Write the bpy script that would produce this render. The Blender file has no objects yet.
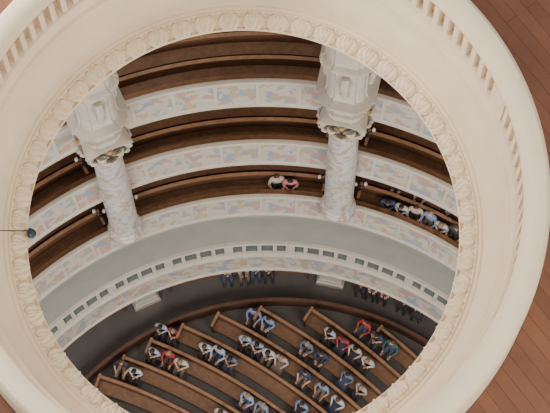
import bpy, bmesh, math, random
from mathutils import Vector, Matrix
random.seed(7)
sc=bpy.context.scene
D2R=math.pi/180
def lin(c):
    return tuple(((v/255)/12.92 if v/255<=0.04045 else ((v/255+0.055)/1.055)**2.4) for v in c)+(1,)
# ---------------------------------------------------------------- materials
def newmat(name):
    m=bpy.data.materials.new(name); m.use_nodes=True
    nt=m.node_tree; b=nt.nodes['Principled BSDF']; return m,nt,b
def plain(name,c,rough=.6,metal=0,var=.12,scale=6):
    m,nt,b=newmat(name); N=nt.nodes;L=nt.links
    b.inputs['Roughness'].default_value=rough; b.inputs['Metallic'].default_value=metal
    tc=N.new('ShaderNodeTexCoord'); no=N.new('ShaderNodeTexNoise'); no.inputs['Scale'].default_value=scale
    no.inputs['Detail'].default_value=5
    L.new(tc.outputs['Object'],no.inputs['Vector'])
    r=N.new('ShaderNodeValToRGB'); a=lin(c)
    r.color_ramp.elements[0].position=.3; r.color_ramp.elements[1].position=.7
    r.color_ramp.elements[0].color=tuple(x*(1-var) for x in a[:3])+(1,)
    r.color_ramp.elements[1].color=tuple(min(1,x*(1+var)) for x in a[:3])+(1,)
    L.new(no.outputs['Fac'],r.inputs['Fac']); L.new(r.outputs['Color'],b.inputs['Base Color'])
    return m
def woodmat(name,c1,c2,scale=3,rough=.45):
    m,nt,b=newmat(name); N=nt.nodes;L=nt.links
    b.inputs['Roughness'].default_value=rough
    tc=N.new('ShaderNodeTexCoord'); no=N.new('ShaderNodeTexNoise'); no.inputs['Scale'].default_value=scale
    no.inputs['Detail'].default_value=8; no.inputs['Distortion'].default_value=1.5
    mp=N.new('ShaderNodeMapping'); mp.inputs['Scale'].default_value=(1,1,5)
    L.new(tc.outputs['Object'],mp.inputs['Vector']); L.new(mp.outputs['Vector'],no.inputs['Vector'])
    r=N.new('ShaderNodeValToRGB'); r.color_ramp.elements[0].position=.32; r.color_ramp.elements[1].position=.68
    r.color_ramp.elements[0].color=lin(c1); r.color_ramp.elements[1].color=lin(c2)
    L.new(no.outputs['Fac'],r.inputs['Fac']); L.new(r.outputs['Color'],b.inputs['Base Color'])
    return m
def plankmat(name):
    m,nt,b=newmat(name); N=nt.nodes;L=nt.links
    b.inputs['Roughness'].default_value=.7
    tc=N.new('ShaderNodeTexCoord'); mp=N.new('ShaderNodeMapping'); mp.inputs['Rotation'].default_value=(0,0,.95)
    br=N.new('ShaderNodeTexBrick'); br.inputs['Scale'].default_value=1
    br.inputs['Brick Width'].default_value=30; br.inputs['Row Height'].default_value=.26
    br.inputs['Mortar Size'].default_value=.008; br.inputs['Mortar Smooth'].default_value=.6
    br.inputs['Color1'].default_value=lin((124,80,56)); br.inputs['Color2'].default_value=lin((108,67,47))
    br.inputs['Mortar'].default_value=lin((74,44,32))
    L.new(tc.outputs['Object'],mp.inputs['Vector']); L.new(mp.outputs['Vector'],br.inputs['Vector'])
    no=N.new('ShaderNodeTexNoise'); no.inputs['Scale'].default_value=1.2; no.inputs['Detail'].default_value=7
    L.new(tc.outputs['Object'],no.inputs['Vector'])
    mx=N.new('ShaderNodeMixRGB'); mx.blend_type='OVERLAY'; mx.inputs['Fac'].default_value=.4
    L.new(br.outputs['Color'],mx.inputs[1]); L.new(no.outputs['Fac'],mx.inputs[2])
    L.new(mx.outputs['Color'],b.inputs['Base Color']); return m
def ornmat(name):
    m,nt,b=newmat(name); N=nt.nodes;L=nt.links
    b.inputs['Roughness'].default_value=.6
    uv=N.new('ShaderNodeUVMap'); uv.uv_map='UVMap'
    nz=N.new('ShaderNodeTexNoise'); nz.inputs['Scale'].default_value=4; nz.inputs['Detail'].default_value=2
    L.new(uv.outputs['UV'],nz.inputs['Vector'])
    ad=N.new('ShaderNodeMixRGB'); ad.blend_type='ADD'; ad.inputs['Fac'].default_value=.4
    L.new(uv.outputs['UV'],ad.inputs[1]); L.new(nz.outputs['Color'],ad.inputs[2])
    vo=N.new('ShaderNodeTexVoronoi'); vo.inputs['Scale'].default_value=4.4
    L.new(ad.outputs['Color'],vo.inputs['Vector'])
    sep=N.new('ShaderNodeSeparateColor'); L.new(vo.outputs['Color'],sep.inputs['Color'])
    r=N.new('ShaderNodeValToRGB'); e=r.color_ramp.elements; r.color_ramp.interpolation='CONSTANT'
    e[0].color=lin((186,176,160)); e[1].position=.28; e[1].color=lin((180,146,132))
    for p,c in ((.46,(190,180,164)),(.62,(142,152,160)),(.74,(156,160,138)),(.82,(182,160,124)),(.90,(188,178,162))):
        x=e.new(p); x.color=lin(c)
    L.new(sep.outputs[0],r.inputs['Fac'])
    L.new(r.outputs['Color'],b.inputs['Base Color']); return m
def marble(name):
    m,nt,b=newmat(name); N=nt.nodes;L=nt.links
    b.inputs['Roughness'].default_value=.45
    tc=N.new('ShaderNodeTexCoord'); no=N.new('ShaderNodeTexNoise'); no.inputs['Scale'].default_value=.8
    no.inputs['Detail'].default_value=3; no.inputs['Distortion'].default_value=1.6
    L.new(tc.outputs['Object'],no.inputs['Vector'])
    r=N.new('ShaderNodeValToRGB'); e=r.color_ramp.elements
    e[0].position=.32; e[0].color=lin((156,156,162)); e[1].position=.70; e[1].color=lin((180,142,114))
    for p,c in ((.42,(200,197,192)),(.47,(206,198,186)),(.52,(172,146,126)),(.58,(202,196,186)),(.64,(182,180,182))):
        x=e.new(p); x.color=lin(c)
    L.new(no.outputs['Fac'],r.inputs['Fac']); L.new(r.outputs['Color'],b.inputs['Base Color']); return m
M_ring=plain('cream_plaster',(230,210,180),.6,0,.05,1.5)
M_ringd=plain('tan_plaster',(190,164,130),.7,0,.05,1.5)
M_cream=plain('ivory_paint',(194,184,167),.55,0,.08,3)
M_orn=ornmat('painted_parapet')
M_marble=marble('painted_marble')
M_grey=plain('sage_grey_stucco',(148,147,134),.6,0,.08,1.2)
M_slot=plain('leaded_glass',(96,102,98),.4,0,.2,5)
M_gold=plain('gilding',(176,142,76),.5,.3,.1,8)
M_wood=woodmat('pew_wood',(88,57,38),(114,77,52),rough=.65)
M_woodl=woodmat('pew_cap_wood',(124,90,62),(150,110,78),rough=.6)
M_seat=woodmat('pew_seat_wood',(108,77,54),(130,95,68),rough=.65)
M_dwood=woodmat('dark_wood',(80,51,36),(100,66,47),rough=.7)
M_stone=plain('dark_stone_floor',(102,94,89),.6,0,.12,1.5)
M_wall=plain('wall_stucco',(110,73,56),.7,0,.12,1)
M_plank=plankmat('attic_planks')
M_metal=plain('dark_metal',(46,52,64),.4,.5,.1,8)
M_glass=plain('lamp_glass',(222,222,220),.2,0,.03,8)
# ---------------------------------------------------------------- mesh helpers
def finish(name,bm,mats,smooth=True,parent=None,loc=None,angle=40):
    me=bpy.data.meshes.new(name); bm.to_mesh(me); bm.free()
    for m in mats: me.materials.append(m)
    if smooth:
        for p in me.polygons: p.use_smooth=True
        try: me.set_sharp_from_angle(angle=angle*D2R)
        except Exception: pass
    ob=bpy.data.objects.new(name,me); sc.collection.objects.link(ob)
    if parent: ob.parent=parent
    if loc: ob.location=loc
    return ob
def empty(name,loc=(0,0,0)):
    o=bpy.data.objects.new(name,None); o.location=loc; o.empty_display_size=.3; sc.collection.objects.link(o); return o
def pt(c,R,a,z): # a clockwise from +Y, degrees
    return Vector((c[0]+R*math.sin(a*D2R),c[1]+R*math.cos(a*D2R),z))
def sweep(bm,c,prof,a0,a1,n,mats=None,closed=True,full=False,caps=True):
    uvl=bm.loops.layers.uv.get('UVMap') or bm.loops.layers.uv.new('UVMap')
    rows=[]
    cnt=n if full else n+1
    for i in range(cnt):
        a=a0+(a1-a0)*i/n
        rows.append([bm.verts.new(pt(c,r,a,z)) for r,z in prof])
    k=len(prof); ke=k if closed else k-1
    cum=[0]
    for j in range(k):
        p,q=prof[j],prof[(j+1)%k]; cum.append(cum[-1]+math.hypot(p[0]-q[0],p[1]-q[1]))
    for i in range(n):
        A=rows[i];B=rows[(i+1)%cnt]
        for j in range(ke):
            j2=(j+1)%k
            f=bm.faces.new((A[j],A[j2],B[j2],B[j]))
            if mats: f.material_index=mats[j]
            u0=prof[0][0]*(a0+(a1-a0)*i/n)*D2R; u1=prof[0][0]*(a0+(a1-a0)*(i+1)/n)*D2R
            for lp,uvv in zip(f.loops,((u0,cum[j]),(u0,cum[j+1]),(u1,cum[j+1]),(u1,cum[j]))): lp[uvl].uv=uvv
    if closed and not full and caps:
        bm.faces.new(rows[0]).material_index=mats[0] if mats else 0
        bm.faces.new(list(reversed(rows[-1]))).material_index=mats[0] if mats else 0
def boxm(bm,M,sx,sy,sz,mi=0):
    vs=[bm.verts.new(M@Vector((x*sx/2,y*sy/2,z*sz/2))) for x in(-1,1) for y in(-1,1) for z in(-1,1)]
    for q in((0,1,3,2),(4,6,7,5),(0,4,5,1),(2,3,7,6),(0,2,6,4),(1,5,7,3)):
        bm.faces.new([vs[i] for i in q]).material_index=mi
def lathe(bm,prof,n,M=Matrix(),mi=0,rot=0,cap=True,shape=None):
    rows=[]
    for r,z in prof:
        row=[]
        for i in range(n):
            t=rot+2*math.pi*i/n; rr=r*(shape(t) if shape else 1)
            row.append(bm.verts.new(M@Vector((rr*math.cos(t),rr*math.sin(t),z))))
        rows.append(row)
    for a,b in zip(rows,rows[1:]):
        for i in range(n):
            f=bm.faces.new((a[i],a[(i+1)%n],b[(i+1)%n],b[i])); f.material_index=mi
    if cap:
        bm.faces.new(list(reversed(rows[0]))).material_index=mi
        bm.faces.new(rows[-1]).material_index=mi
def tube(bm,pts,rad,n=8,mi=0):
    pts=[Vector(p) for p in pts]; rows=[]
    for i,p in enumerate(pts):
        d=(pts[min(i+1,len(pts)-1)]-pts[max(i-1,0)]).normalized()
        s=Vector((0,0,1)) if abs(d.z)<.9 else Vector((1,0,0))
        x=d.cross(s).normalized(); y=d.cross(x)
        r=rad[i] if isinstance(rad,(list,tuple)) else rad
        rows.append([bm.verts.new(p+x*r*math.cos(2*math.pi*k/n)+y*r*math.sin(2*math.pi*k/n)) for k in range(n)])
    for a,b in zip(rows,rows[1:]):
        for k in range(n): bm.faces.new((a[k],a[(k+1)%n],b[(k+1)%n],b[k])).material_index=mi
    bm.faces.new(list(reversed(rows[0]))).material_index=mi; bm.faces.new(rows[-1]).material_index=mi
# ================================================================ OCULUS RING
ZR=30.8; O=(0,0)
bm=bmesh.new()
def arc(p,q,bulge,n):
    out=[]
    dx,dz=q[0]-p[0],q[1]-p[1]; l=math.hypot(dx,dz)
    for i in range(n+1):
        t=i/n; b=bulge*math.sin(math.pi*t)
        out.append((p[0]+dx*t+b*dz/l,p[1]+dz*t-b*dx/l))
    return out
prof=[(4.60,.16),(4.67,.25),(4.73,.27),(4.76,.27)]+arc((4.77,.26),(5.12,1.42),.12,12)+[(5.12,1.50),(5.17,1.53)]+arc((5.18,1.53),(5.24,1.80),.02,3)+[(5.24,1.84),(5.30,1.86),(5.44,1.87),(5.44,2.60),(5.33,2.62),(5.29,2.66),(5.29,2.74)]+arc((5.33,2.78),(5.58,2.95),-.03,5)+[(5.70,2.95),(5.78,2.87),(5.80,2.7),(5.80,1.4),(5.9,1.2),(5.9,-.4),(4.9,-.75),(4.62,-.45),(4.42,-.14)]
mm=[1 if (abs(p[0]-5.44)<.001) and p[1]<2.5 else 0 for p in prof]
prof=[(r,z+ZR) for r,z in prof]
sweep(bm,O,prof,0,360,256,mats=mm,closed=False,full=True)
CELLS=56; S=28; V=22
def leafh(u,v):
    w=.97*math.sin(math.pi*min(1,(v*.86+.14)))**.42
    d=abs(u)/max(w,.05)
    h=0
    if d<1:
        h=.55*(1-d**5)+.22*math.cos(d*13-v*6.0)*(1-d*.4)
        if abs(u)<.10: h+=.26
    else:
        t=(1-abs(u))/max(.03,1-w)
        h=-.28
        if v>.5: h=.45*(1-abs(t*2-1))-.12 if t<1 else h
    return h
P0=(4.335,0.03);P1=(4.69,.245)
rows=[]
for i in range(CELLS*S):
    a=360*i/(CELLS*S); u=((i%S)/S)*2-1
    col=[bm.verts.new(pt(O,4.42,a,ZR-.14)),bm.verts.new(pt(O,4.345,a,ZR-.06)),bm.verts.new(pt(O,4.325,a,ZR-.01))]
    for j in range(V+1):
        v=j/V; r=P0[0]+(P1[0]-P0[0])*v; z=P0[1]+(P1[1]-P0[1])*v
        b=.03*math.sin(math.pi*v)+(.125*leafh(u,(v-.08)/.82) if .08<v<.90 else (.045 if v<.5 else (.045 if v<.97 else 0)))
        col.append(bm.verts.new(pt(O,r-b*.53,a,ZR+z+b*.85)))
    rows.append(col)
n=len(rows)
for i in range(n):
    A=rows[i];B=rows[(i+1)%n]
    for j in range(len(A)-1): bm.faces.new((A[j],A[j+1],B[j+1],B[j]))
ND=120
for i in range(ND):
    a=360*(i+.5)/ND
    rel=((a-68)%45)
    if rel<3.4 :
        continue
    M=Matrix.Translation(pt(O,5.365,a,ZR+2.235))@Matrix.Rotation(-a*D2R,4,'Z')
    boxm(bm,M,.12,.16,.76)
for k in range(8):
    a=68+1.7+45*k
    M=Matrix.Translation(pt(O,5.36,a,ZR+2.235))@Matrix.Rotation(-a*D2R,4,'Z')
    boxm(bm,M,.50,.2,.84)
bmesh.ops.recalc_face_normals(bm,faces=bm.faces)
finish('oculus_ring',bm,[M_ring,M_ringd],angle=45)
bm=bmesh.new()
sweep(bm,O,[(5.81,ZR+1.5),(5.81,ZR+1.3),(10,ZR+1.3),(10,ZR+1.5)],0,360,128,full=True)
bmesh.ops.recalc_face_normals(bm,faces=bm.faces)
finish('floor_attic',bm,[M_plank])
e=empty('hanging_spotlight',(-4.22,-.05,ZR+.3))
bm=bmesh.new(); lathe(bm,[(.03,.10),(.06,.09),(.075,.02),(.085,-.06),(.10,-.10),(.08,-.10),(.06,-.06)],20); finish('housing',bm,[M_metal],parent=e)
bm=bmesh.new(); tube(bm,[(0,0,.09),(-.2,-.02,.17),(-.5,-.05,.3),(-.75,-.08,.42)],.012,8); finish('rod',bm,[M_metal],parent=e)
# ================================================================ HALL
G=(.2,-2.85)
A0,A1=-78,78
bm=bmesh.new(); sweep(bm,(0.2,-2.85),[(0.01,0),(0.01,-.3),(17,-.3),(17,0)],0,360,96,full=True)
bmesh.ops.recalc_face_normals(bm,faces=bm.faces); finish('floor',bm,[M_stone])
bm=bmesh.new(); sweep(bm,G,[(16.62,0),(16.62,25),(16.9,25),(16.9,0)],A0,A1,90)
bmesh.ops.recalc_face_normals(bm,faces=bm.faces); finish('wall_back',bm,[M_wall])
def parapet(name,R,zf,zt,floorR):
    e=empty(name)
    p=[(R+.24,zf-.35),(R-.16,zf-.35),(R-.22,zf-.28),(R-.22,zf-.18),(R-.16,zf-.12),(R+.02,zt-.14),(R-.03,zt-.10),(R-.03,zt-.03),(R,zt),(R+.08,zt+.01),(R+.12,zt),(R+.14,zt-.04),(R+.14,zt-.14),(R+.34,zt-.20),(R+.34,zt-.24),(R+.14,zt-.22),(R+.14,zf)]
    m=[0]*len(p); m[4]=1; m[12]=3; m[13]=3; m[14]=3; m[15]=2
    bm=bmesh.new(); sweep(bm,G,p,A0,A1,110,mats=m); bmesh.ops.recalc_face_normals(bm,faces=bm.faces)
    a=A0
    while a<A1:
        c=pt(G,R-.07,a,(zf+zt)/2-.13)
        M=Matrix.Translation(c)@Matrix.Rotation(-a*D2R,4,'Z')@Matrix.Rotation(-.17,4,'X')
        boxm(bm,M,.10,.06,zt-zf-.02); a+=6.0
    finish('balustrade_wall',bm,[M_cream,M_orn,M_dwood,M_woodl],parent=e,angle=35)
    bm=bmesh.new(); sweep(bm,G,[(R+.14,zf),(R+.14,zf-.35),(floorR,zf-.35),(floorR,zf)],A0,A1,90)
    bmesh.ops.recalc_face_normals(bm,faces=bm.faces); finish('deck',bm,[M_dwood],parent=e)
    return e
def pew(name,c,R,z,a0,a1,back=.95,parent=None,sd=.42):
    bm=bmesh.new(); n=max(4,int((a1-a0)*R*D2R/.35)); b=R+sd
    sweep(bm,c,[(R,z+.41),(b,z+.40),(b,z+.44),(R,z+.46)],a0,a1,n,mats=[0,0,2,0])
    sweep(bm,c,[(b-.01,z+.1),(b+.03,z+back),(b+.07,z+back),(b+.04,z+.1)],a0,a1,n,mats=[0]*4)
    sweep(bm,c,[(b-.01,z+back),(b-.01,z+back+.04),(b+.09,z+back+.045),(b+.09,z+back)],a0,a1,n,mats=[1]*4)
    sweep(bm,c,[(b+.04,z+.68),(b+.04,z+.71),(b+.17,z+.70),(b+.17,z+.67)],a0,a1,n,mats=[0]*4)
    for a in [a0,a1]:
        M=Matrix.Translation(pt(c,R+sd*.6,a,z+.5))@Matrix.Rotation(-a*D2R,4,'Z')
        boxm(bm,M,.06,sd+.12,1.0,0)
        M=Matrix.Translation(pt(c,R+sd*.6,a,z+1.02))@Matrix.Rotation(-a*D2R,4,'Z')
        boxm(bm,M,.09,sd+.16,.05,1)
    k=int((a1-a0)*R*D2R/1.8)
    for i in range(1,k):
        a=a0+(a1-a0)*i/k
        M=Matrix.Translation(pt(c,R+.25,a,z+.2))@Matrix.Rotation(-a*D2R,4,'Z'); boxm(bm,M,.05,.34,.42,0)
    bmesh.ops.recalc_face_normals(bm,faces=bm.faces)
    return finish(name,bm,[M_wood,M_woodl,M_seat],smooth=False,parent=parent)
SEG=[(-58,-26.5),(-21,10.2),(16,47)]
SP=.66; RISE=.16; PO=.40
GAL=[('gallery_parapet',10.9,7.0,8.0,3),('gallery_parapet',11.23,11.2,12.3,3),('gallery_parapet',11.56,15.4,16.5,6)]
def deck_fill_lamp(a,R,z,power):  # added warm fill under the decks, with an invented fixture to carry it
    p=pt(G,R,a,z); e=empty('deck_fill_lamp',p)
    bm=bmesh.new(); lathe(bm,[(.05,0),(.05,-.06),(.16,-.10),(.18,-.14),(.16,-.15)],16); finish('fill_bracket',bm,[M_gold],parent=e)
    l=bpy.data.lights.new('fill_point','POINT'); l.energy=power; l.color=(1,.86,.70); l.shadow_soft_size=.15
    o=bpy.data.objects.new('fill_point',l); sc.collection.objects.link(o); o.parent=e; o.location=(0,0,-.36)
for gi,(nm,R,zf,zt,nr) in enumerate(GAL):
    ge=parapet(nm,R,zf,zt,16.6)
    for r in range(nr):
        for s in SEG: pew('pew',G,R+PO+r*SP,zf+RISE*r,s[0],s[1],sd=.38)
    for r in range(1,nr):
        bm=bmesh.new(); Rr=R+PO-.12+r*SP
        sweep(bm,G,[(Rr,zf+RISE*(r-1)+.003),(Rr,zf+RISE*r),(16.6,zf+RISE*r),(16.6,zf+RISE*(r-1)+.003)],A0,A1,90)
        bmesh.ops.recalc_face_normals(bm,faces=bm.faces); finish('step_%d'%r,bm,[M_dwood],parent=ge)
    if gi<2:
        for a in (-40,-14,5,30): deck_fill_lamp(a,R+1.7,zf+3.85,65)  # added fills that brighten the dark gallery pews
bm=bmesh.new()
p=[(10.80,6.7)]+arc((10.72,6.6),(10.42,4.75),-.10,10)+[(10.42,4.70),(10.9,4.70),(11.1,6.7)]
sweep(bm,G,p,A0,A1,110); bmesh.ops.recalc_face_normals(bm,faces=bm.faces)
finish('trim_cove',bm,[M_grey])
e=empty('prayer_room_front')
bm=bmesh.new()
p=[(10.5,4.72),(10.32,4.72),(10.28,4.66),(10.30,4.6),(10.42,4.58),(10.28,4.02),(10.20,4.00),(10.18,3.94),(10.10,3.90),(10.10,3.84),(9.96,3.02),(9.90,2.98),(9.90,2.90),(10.02,2.85),(10.5,2.85)]
m=[0]*len(p); m[4]=1; m[9]=2
sweep(bm,G,p,A0,A1,110,mats=m); bmesh.ops.recalc_face_normals(bm,faces=bm.faces)
finish('cornice',bm,[M_cream,M_slot,M_orn],parent=e,angle=35)
bm=bmesh.new()
a=-76;i=0
while a<76:
    wdt=.30 if i%4==0 else .13
    M=Matrix.Translation(pt(G,10.31,a,4.31))@Matrix.Rotation(-a*D2R,4,'Z')@Matrix.Rotation(-.2,4,'X'); boxm(bm,M,wdt,.12,.60)
    a+=2.9; i+=1
bmesh.ops.recalc_face_normals(bm,faces=bm.faces)
finish('mullions',bm,[M_cream],parent=e,smooth=False)
bm=bmesh.new(); sweep(bm,G,[(10.5,2.85),(10.5,3.2),(16.6,3.2),(16.6,2.85)],A0,A1,90)
bmesh.ops.recalc_face_normals(bm,faces=bm.faces); finish('slab',bm,[M_cream],parent=e)
# ---------------------------------------------------------------- columns
def column(a):
    p=pt(G,10.86,a,0)
    e=empty('column',(p.x,p.y,0)); e.rotation_euler=(0,0,-a*D2R)
    q=math.pi/4
    bm=bmesh.new()
    lathe(bm,[(.30,6.9),(.56,7.5),(.60,7.7),(.60,8.02)],4,rot=q)
    finish('plinth',bm,[M_cream],parent=e,smooth=False)
    bm=bmesh.new()
    lathe(bm,[(.56,8.0),(.57,8.06),(.56,8.14),(.51,8.18),(.49,8.24),(.52,8.28),(.52,8.34),(.47,8.38),(.455,8.5),(.46,9.2),(.46,12),(.425,15.5),(.425,15.6),(.47,15.64),(.47,15.72),(.42,15.76)],40)
    finish('shaft',bm,[M_marble],parent=e)
    bm=bmesh.new()
    lathe(bm,[(.42,15.76),(.43,16.3),(.50,16.7),(.62,17.0),(.64,17.05)],32,mi=0)
    for tier,(z0,h,r0) in enumerate(((15.80,.56,.46),(16.22,.58,.49))):
        for k in range(8):
            th=2*math.pi*(k+.5*tier)/8
            R=Matrix.Rotation(th,4,'Z'); w=.16
            ctr=[(r0,z0),(r0+.06,z0+h*.4),(r0+.11,z0+h*.75),(r0+.23,z0+h),(r0+.31,z0+h*.90),(r0+.28,z0+h*.72)]
            ws=[w,w*1.15,w,w*.9,w*.55,.02]
            L=[bm.verts.new(R@Vector((r,-q_,z))) for (r,z),q_ in zip(ctr,ws)]
            C=[bm.verts.new(R@Vector((r+.05,0,z+.01))) for (r,z),q_ in zip(ctr,ws)]
            Q=[bm.verts.new(R@Vector((r,q_,z))) for (r,z),q_ in zip(ctr,ws)]
            for i in range(5):
                bm.faces.new((L[i],C[i],C[i+1],L[i+1])); bm.faces.new((C[i],Q[i],Q[i+1],C[i+1]))
    for k in range(4):
        th=math.pi/4+k*math.pi/2; pts=[];rad=[]
        for i in range(22):
            t=i/21; an=t*3.6*math.pi; rr=.19*(1-t*.85)
            x=.76+rr*math.cos(an+1.2); z=16.84+rr*math.sin(an+1.2)
            pts.append(Matrix.Rotation(th,4,'Z')@Vector((x,0,z))); rad.append(.065*(1-.4*t))
        tube(bm,pts,rad,8,0)
    for k in range(4):
        th=k*math.pi/2; c=Matrix.Rotation(th,4,'Z')@Vector((.62,0,16.98))
        r=bmesh.ops.create_icosphere(bm,subdivisions=2,radius=.10,matrix=Matrix.Translation(c))
        for f in set(f for v in r['verts'] for f in v.link_faces): f.material_index=1
    tube(bm,[Vector((.48*math.cos(t*math.pi/12),.48*math.sin(t*math.pi/12),15.80)) for t in range(25)],.035,6,1)
    finish('capital',bm,[M_cream,M_gold],parent=e,angle=60)
    def sq(t):
        c=math.cos(t);s=math.sin(t); m=max(abs(c),abs(s))
        return (1/m)*(1-.10*(m*m-.5)*2)
    def ressaut(t):
        c=abs(math.cos(t));s=abs(math.sin(t)); m=max(c,s); k=min(c,s)/m
        return min(1/m,1.22)*(1.06 if k<.5 else .96)
    bm=bmesh.new()
    lathe(bm,[(.60,17.05),(.68,17.1),(.70,17.2),(.58,17.24)],64,shape=sq)
    pr=[(.50,17.22),(.50,17.42),(.52,17.44),(.52,17.66),(.58,17.72),(.58,17.78),(.50,17.80),(.50,18.28),(.54,18.32),(.62,18.40),(.62,18.46),(.72,18.60),(.72,18.70),(.78,18.80),(.78,18.86),(.56,18.92),(.54,19.1),(.52,19.16),(.52,20.9),(.58,21.0),(.62,21.1),(.62,21.2),(.70,21.32),(.70,21.42),(.58,21.5),(.58,23.4),(.7,23.6),(.9,24.2),(.9,24.6)]
    lathe(bm,pr,96,shape=ressaut)
    for k in range(4):
        R=Matrix.Rotation(k*math.pi/2,4,'Z')
        pts=[R@Vector((.59+.14*math.sin(t*.5)*(1-t/9),0,20.7-.17*t)) for t in range(9)]
        tube(bm,pts,[.11,.13,.14,.13,.11,.10,.11,.13,.10],8,0)
        for j in range(5):
            boxm(bm,R@Matrix.Translation((.64,(j-2)*.19,18.5)),.12,.09,.11)
    bmesh.ops.recalc_face_normals(bm,faces=bm.faces)
    finish('entablature',bm,[M_cream,M_marble],parent=e,angle=30)
    bm=bmesh.new(); lathe(bm,[(.70,0),(.70,.3),(.62,.36),(.62,.5),(.56,.56),(.56,2.85)],4,rot=q,M=Matrix.Translation((0,-.04,0)))
    finish('pedestal',bm,[M_cream],parent=e,smooth=False)
for a in (-59.5,-23.6,13.1,49.5): column(a)
# ---------------------------------------------------------------- pew lamps
def pewlamp(a,R,z):
    p=pt(G,R,a,z); e=empty('pew_lamp',p)
    bm=bmesh.new(); tube(bm,[(0,0,0),(0,0,.42)],.02,8); tube(bm,[(-.16,0,.50),(-.09,0,.40),(0,0,.38),(.09,0,.40),(.16,0,.50)],.014,8)
    lathe(bm,[(.06,0),(.06,.02),(.02,.05)],12); finish('stem',bm,[M_metal],parent=e)
    bm=bmesh.new()
    for x in(-.16,.16): lathe(bm,[(.03,.48),(.055,.53),(.06,.6),(.05,.66),(.035,.68)],12,M=Matrix.Translation((x,0,0)))
    finish('shade',bm,[M_glass],parent=e)
for gi,(nm,R,zf,zt,nr) in enumerate(GAL):
    for s in SEG:
        for a in s:
            pewlamp(a,R+PO+.23,zf+1.045)
# ================================================================ FLOOR PEWS
F=(-11.2,-13.0); BC=(.6,-2.85); BR=9.4
def inside(R,a):
    p=pt(F,R,a,0); return math.hypot(p.x-BC[0],p.y-BC[1])<BR-.25
for k in range(-9,7):
    R=20.25+.9*k
    lo=hi=None
    a=-10
    while a<95:
        if inside(R+.3,a):
            if lo is None: lo=a
            hi=a
        a+=.1
    if lo is not None and hi-lo>2: pew('pew',F,R-.22,0,lo,hi,back=.9)
UB=10.52
for s in ((-50,-28),(-18.5,8.5),(18,42)): pew('pew',G,UB,0,s[0],s[1],back=.85)
bm=bmesh.new(); sweep(bm,BC,[(BR,0),(BR,.72),(BR-.02,.74),(BR-.02,.78),(BR+.1,.78),(BR+.1,.74),(BR+.08,.72),(BR+.08,0)],-66,66,100,mats=[0]*8)
bmesh.ops.recalc_face_normals(bm,faces=bm.faces); finish('wooden_barrier',bm,[M_dwood,M_woodl],smooth=False)
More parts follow.
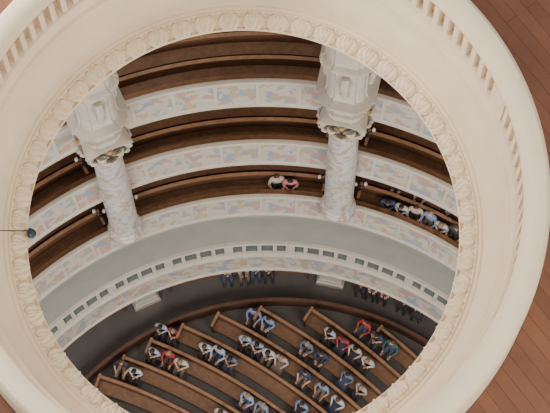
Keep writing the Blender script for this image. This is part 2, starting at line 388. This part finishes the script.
# ================================================================ PEOPLE
def skinmesh(verts,edges):
    me=bpy.data.meshes.new('sk'); me.from_pydata([v[0] for v in verts],edges,[])
    ob=bpy.data.objects.new('sk',me); sc.collection.objects.link(ob)
    md=ob.modifiers.new('s','SKIN'); md.use_smooth_shade=True
    for i,v in enumerate(verts):
        me.skin_vertices[0].data[i].radius=v[1]
    me.skin_vertices[0].data[0].use_root=True
    sb=ob.modifiers.new('b','SUBSURF'); sb.levels=1; sb.render_levels=1
    dg=bpy.context.evaluated_depsgraph_get(); ev=ob.evaluated_get(dg)
    out=bpy.data.meshes.new_from_object(ev)
    bpy.data.objects.remove(ob)
    return out
SKIN,SHIRT,TROU,HAIR,SHOE,EYE=range(6)
def build_person(name,lean,turn,tilt,arms,longhair,skirt):
    def L(p):
        x,y,z=p; z2=z-.1
        return (x, y+z2*math.sin(lean), .1+z2*math.cos(lean))
    V=[((0,0,.12),(.155,.125)),(L((0,-.01,.27)),(.14,.11)),(L((0,-.01,.42)),(.165,.12)),(L((0,-.005,.53)),(.09,.075)),(L((0,.01,.60)),(.052,.052)),(L((0,.02,.66)),(.05,.05))]
    E=[(0,1),(1,2),(2,3),(3,4),(4,5)]; lab=[TROU,SHIRT,SHIRT,SHIRT,SKIN]
    hands=[]
    for sx in(-1,1):
        b=len(V)
        if arms==0: el,wr,pa=(sx*.25,.04,.24),(sx*.13,.26,.17),(sx*.09,.33,.165)
        elif arms==1: el,wr,pa=(sx*.24,.08,.25),(sx*.07,.24,.22),(sx*.03,.28,.22+.02*sx)
        else: el,wr,pa=(sx*.26,.06,.23),(sx*.15,.30,.19),(sx*.14,.38,.175)
        V+=[(L((sx*.165,-.005,.50)),(.072,.072)),(el,(.047,.047)),(wr,(.03,.03)),(pa,(.038,.022))]
        E+=[(2,b),(b,b+1),(b+1,b+2),(b+2,b+3)]; lab+=[SHIRT,SHIRT,SHIRT if turn<.3 else SKIN,SKIN]
        hands.append((sx,Vector(wr),Vector(pa)))
        b=len(V)
        V+=[((sx*.095,.05,.095),(.095,.09)),((sx*.12,.43,.085),(.066,.066)),((sx*.125,.45,-.15),(.055,.055)),((sx*.125,.44,-.36),(.038,.038)),((sx*.13,.58,-.415),(.042,.032))]
        E+=[(0,b),(b,b+1),(b+1,b+2),(b+2,b+3),(b+3,b+4)]; lab+=[TROU,TROU,TROU if not skirt else SKIN,TROU if not skirt else SKIN,SHOE]
    me=skinmesh(V,E)
    bm=bmesh.new(); bm.from_mesh(me); bpy.data.meshes.remove(me)
    segs=[(Vector(V[a][0]),Vector(V[b][0])) for a,b in E]
    for f in bm.faces:
        c=f.calc_center_median(); best=9
        for (p,q),l in zip(segs,lab):
            d=q-p; t=max(0,min(1,(c-p).dot(d)/d.length_squared)); dd=(c-(p+d*t)).length
            if dd<best: best=dd; f.material_index=l
    for sx,wr,pa in hands:
        d=(pa-wr).normalized(); side=d.cross(Vector((0,0,1))).normalized(); up=Vector((0,0,1))
        for i,(o,l) in enumerate(((-.027,.065),(-.009,.078),(.009,.072),(.027,.055))):
            s=pa+d*.02+side*o
            tube(bm,[s,s+d*l*.5-up*.004,s+d*l*.85-up*.022,s+d*l-up*.036],[.0095,.009,.008,.006],6,SKIN)
        s=pa-d*.03-side*sx*.03
        tube(bm,[s,s-side*sx*.025+d*.025,s-side*sx*.03+d*.055-up*.01],[.012,.010,.007],6,SKIN)
    hc=Vector(L((0,.035,.745)))
    HM=Matrix.Translation(hc)@Matrix.Rotation(turn,4,'Z')@Matrix.Rotation(-tilt,4,'X')
    hb=bmesh.ops.create_uvsphere(bm,u_segments=20,v_segments=14,radius=1)
    for v in hb['verts']:
        x,y,z=v.co
        sx=.077*(1-.28*max(0,-z)**1.5); sy=.097*(1-.12*max(0,-z)); 
        yy=y*sy+(.012*max(0,-z) if y>0 else 0)
        v.co=HM@Vector((x*sx,yy,z*.122))
    fs=set(f for v in hb['verts'] for f in v.link_faces)
    for f in fs: f.material_index=SKIN
    tube(bm,[HM@Vector((0,.088,.02)),HM@Vector((0,.104,-.008)),HM@Vector((0,.112,-.028)),HM@Vector((0,.095,-.038))],[.008,.011,.015,.010],8,SKIN)
    tube(bm,[HM@Vector((-.022,.085,-.062)),HM@Vector((0,.094,-.060)),HM@Vector((.022,.085,-.062))],[.004,.007,.004],6,EYE)
    for s in(-1,1):
        r=bmesh.ops.create_icosphere(bm,subdivisions=1,radius=.011,matrix=HM@Matrix.Translation((s*.03,.083,.012)))
        for f in set(f for v in r['verts'] for f in v.link_faces): f.material_index=EYE
        r=bmesh.ops.create_icosphere(bm,subdivisions=2,radius=1,matrix=HM@Matrix.Translation((s*.078,.0,-.008))@Matrix.Diagonal((.010,.02,.032,1)))
        for f in set(f for v in r['verts'] for f in v.link_faces): f.material_index=SKIN
    r=bmesh.ops.create_uvsphere(bm,u_segments=20,v_segments=14,radius=1)
    for f in set(f for v in r['verts'] for f in v.link_faces): f.material_index=HAIR
    kill=[]
    for v in r['verts']:
        x,y,z=v.co.copy(); 
        if (y*.8-z*.75>.12 and z<.62) or z<(-.75): kill.append(v)
        ex=1.0
        if longhair and z<0 and y<.1: ex=1.12
        zz=z*.132
        if longhair and z<-.1 and y<.1: zz=z*.24
        v.co=HM@Vector((x*.086*ex,y*.106*ex-.004,zz+.006))
    bmesh.ops.delete(bm,geom=kill,context='VERTS')
    if skirt:
        rows=[]
        for y,w,h in ((-.10,.15,.11),(.1,.19,.115),(.3,.21,.11),(.45,.215,.10),(.52,.21,.04),(.53,.21,-.08)):
            row=[]
            for i in range(14):
                t=math.pi*i/13
                row.append(bm.verts.new((w*math.cos(t),y,(h-.02)+(.095)*math.sin(t)*(1 if y<.5 else .6)-(.07 if i in(0,13) else 0))))
            rows.append(row)
        for a,b in zip(rows,rows[1:]):
            for i in range(13): bm.faces.new((a[i],a[i+1],b[i+1],b[i])).material_index=TROU
    me=bpy.data.meshes.new(name); bm.to_mesh(me); bm.free()
    for i in range(6): me.materials.append(None)
    for p in me.polygons: p.use_smooth=True
    return me
skins=[plain('skin_%d'%i,c,.5,0,.05,10) for i,c in enumerate(((206,158,130),(188,138,110),(212,168,144)))]
hairs=[plain('hair_%d'%i,c,.6,0,.2,30) for i,c in enumerate(((56,40,30),(84,62,44),(140,132,126),(150,122,88),(38,32,30)))]
shirts=[plain('shirt_%d'%i,c,.8,0,.06,12) for i,c in enumerate(((178,184,198),(130,148,180),(200,198,194),(58,68,98),(172,60,64),(202,120,134),(66,60,66),(106,114,134),(192,176,160),(62,96,92),(150,164,188)))]
trous=[plain('trousers_%d'%i,c,.85,0,.08,12) for i,c in enumerate(((50,52,70),(46,43,46),(112,100,86),(68,76,98),(66,55,50)))]
shoe=plain('shoe',(46,38,36),.5); eyem=plain('feature_dark',(84,50,44),.4)
VAR=[]
for i,(le,tu,ti,ar,lh,sk) in enumerate(((0,0.0,.1,0,False,False),(.16,.35,.25,1,True,False),(-.06,-.4,-.05,2,False,False),(.08,.15,.15,0,True,True),(.22,-.2,.35,1,False,False),(-.03,.5,0,2,True,False))):
    VAR.append(build_person('seated_person_mesh',le,tu,ti,ar,lh,sk))
def sit(c,R,X,zf,shirt=None):
    a=math.asin((X-c[0])/R)/D2R
    p=pt(c,R+.02,a,zf+.455)
    ob=bpy.data.objects.new('seated_person',random.choice(VAR)); sc.collection.objects.link(ob)
    ob.location=p; ob.rotation_euler=(0,0,math.pi-a*D2R+random.uniform(-.15,.15))
    s=random.uniform(.94,1.05); ob.scale=(s*1.05,s,s)
    ms=[random.choice(skins),shirts[shirt] if shirt is not None else random.choice(shirts),random.choice(trous),random.choice(hairs),shoe,eyem]
    for i,m in enumerate(ms):
        ob.material_slots[i].link='OBJECT'; ob.material_slots[i].material=m
FL=[(22.05,[(-.15,1),(.35,1),(1.7,7),(2.2,3)]),
(20.25,[(-3.4,0),(-2.95,4),(-1.85,2),(-1.4,0),(-.95,7),(1.5,1),(2.0,4)]),
(21.15,[(-.45,0),(-.02,10),(.38,2),(.8,8),(1.6,3),(2.2,1),(2.75,2)]),
(23.85,[(3.75,4),(4.2,3),(4.65,9)]),
(22.95,[(2.55,0),(2.98,4),(3.4,8),(3.85,2)]),
(22.05,[(3.1,7),(3.6,8)]),
(19.35,[(-3.65,0),(-3.15,4),(-2.7,2),(-.4,10),(.1,1),(.6,3),(1.05,0)]),
(18.45,[(-4.8,6),(-4.3,2),(-1.3,2),(-.85,1),(-.4,4),(.1,1),(.6,6)]),
(17.55,[(-1.2,1),(-.7,2),(-.2,8)])]
for R,xs in FL:
    for X,s in xs: sit(F,R,X,0,s)
RA=10.9+PO+.22
for X,s in ((.72,8),(1.15,5)): sit(G,RA,X,7.0,s)
for X,s in ((4.3,3),(4.75,2),(5.15,8),(5.6,1),(6.0,2),(6.4,6),(6.85,0)): sit(G,RA,X,7.0,s)
for X,s in ((4.6,6),(5.4,7),(6.3,3)): sit(G,RA+SP,X,7.0+RISE,s)
for X,s in ((-1.1,7),(-.55,0),(-.1,10),(.35,1)): sit(G,UB+.22,X,0,s)
for X,s in ((3.7,7),(4.15,8),(4.6,1),(5.3,6),(5.75,0)): sit(G,UB+.22,X,0,s)
# ================================================================ LIGHT
w=bpy.data.worlds.new('World'); sc.world=w; w.use_nodes=True
w.node_tree.nodes['Background'].inputs[0].default_value=(1,.965,.93,1); w.node_tree.nodes['Background'].inputs[1].default_value=.93
def area(name,loc,tgt,size,power,col):
    l=bpy.data.lights.new(name,'AREA'); l.size=size; l.energy=power; l.color=col
    o=bpy.data.objects.new(name,l); sc.collection.objects.link(o); o.location=loc
    o.rotation_euler=(Vector(tgt)-Vector(loc)).to_track_quat('-Z','Y').to_euler(); return o
area('window_light_attic',(-11,6,40),(0,0,31),3,2600,(1,.96,.89))
area('window_light_attic',(8,-12,42),(0,0,31),6,1500,(1,.95,.86))
area('nave_fill_light',(-7,-12,18),(1,8,9),8,2200,(.97,.97,1))  # added area fill floating in the hall, no window behind it
area('nave_fill_light',(10,-9,22),(0,7,10),7,1700,(1,.94,.86))  # second added fill, aimed at the galleries to brighten them
# ================================================================ CAMERA
cam=bpy.data.cameras.new('Camera'); co=bpy.data.objects.new('Camera',cam); sc.collection.objects.link(co)
cam.sensor_width=36; cam.lens=2000/550*36; cam.clip_end=300
th=17.6*D2R
co.matrix_world=Matrix.Translation((.64,-11.65,69.1))@Matrix.Rotation(th,4,'X')@Matrix.Rotation(-.9*D2R,4,'Z')
sc.camera=co
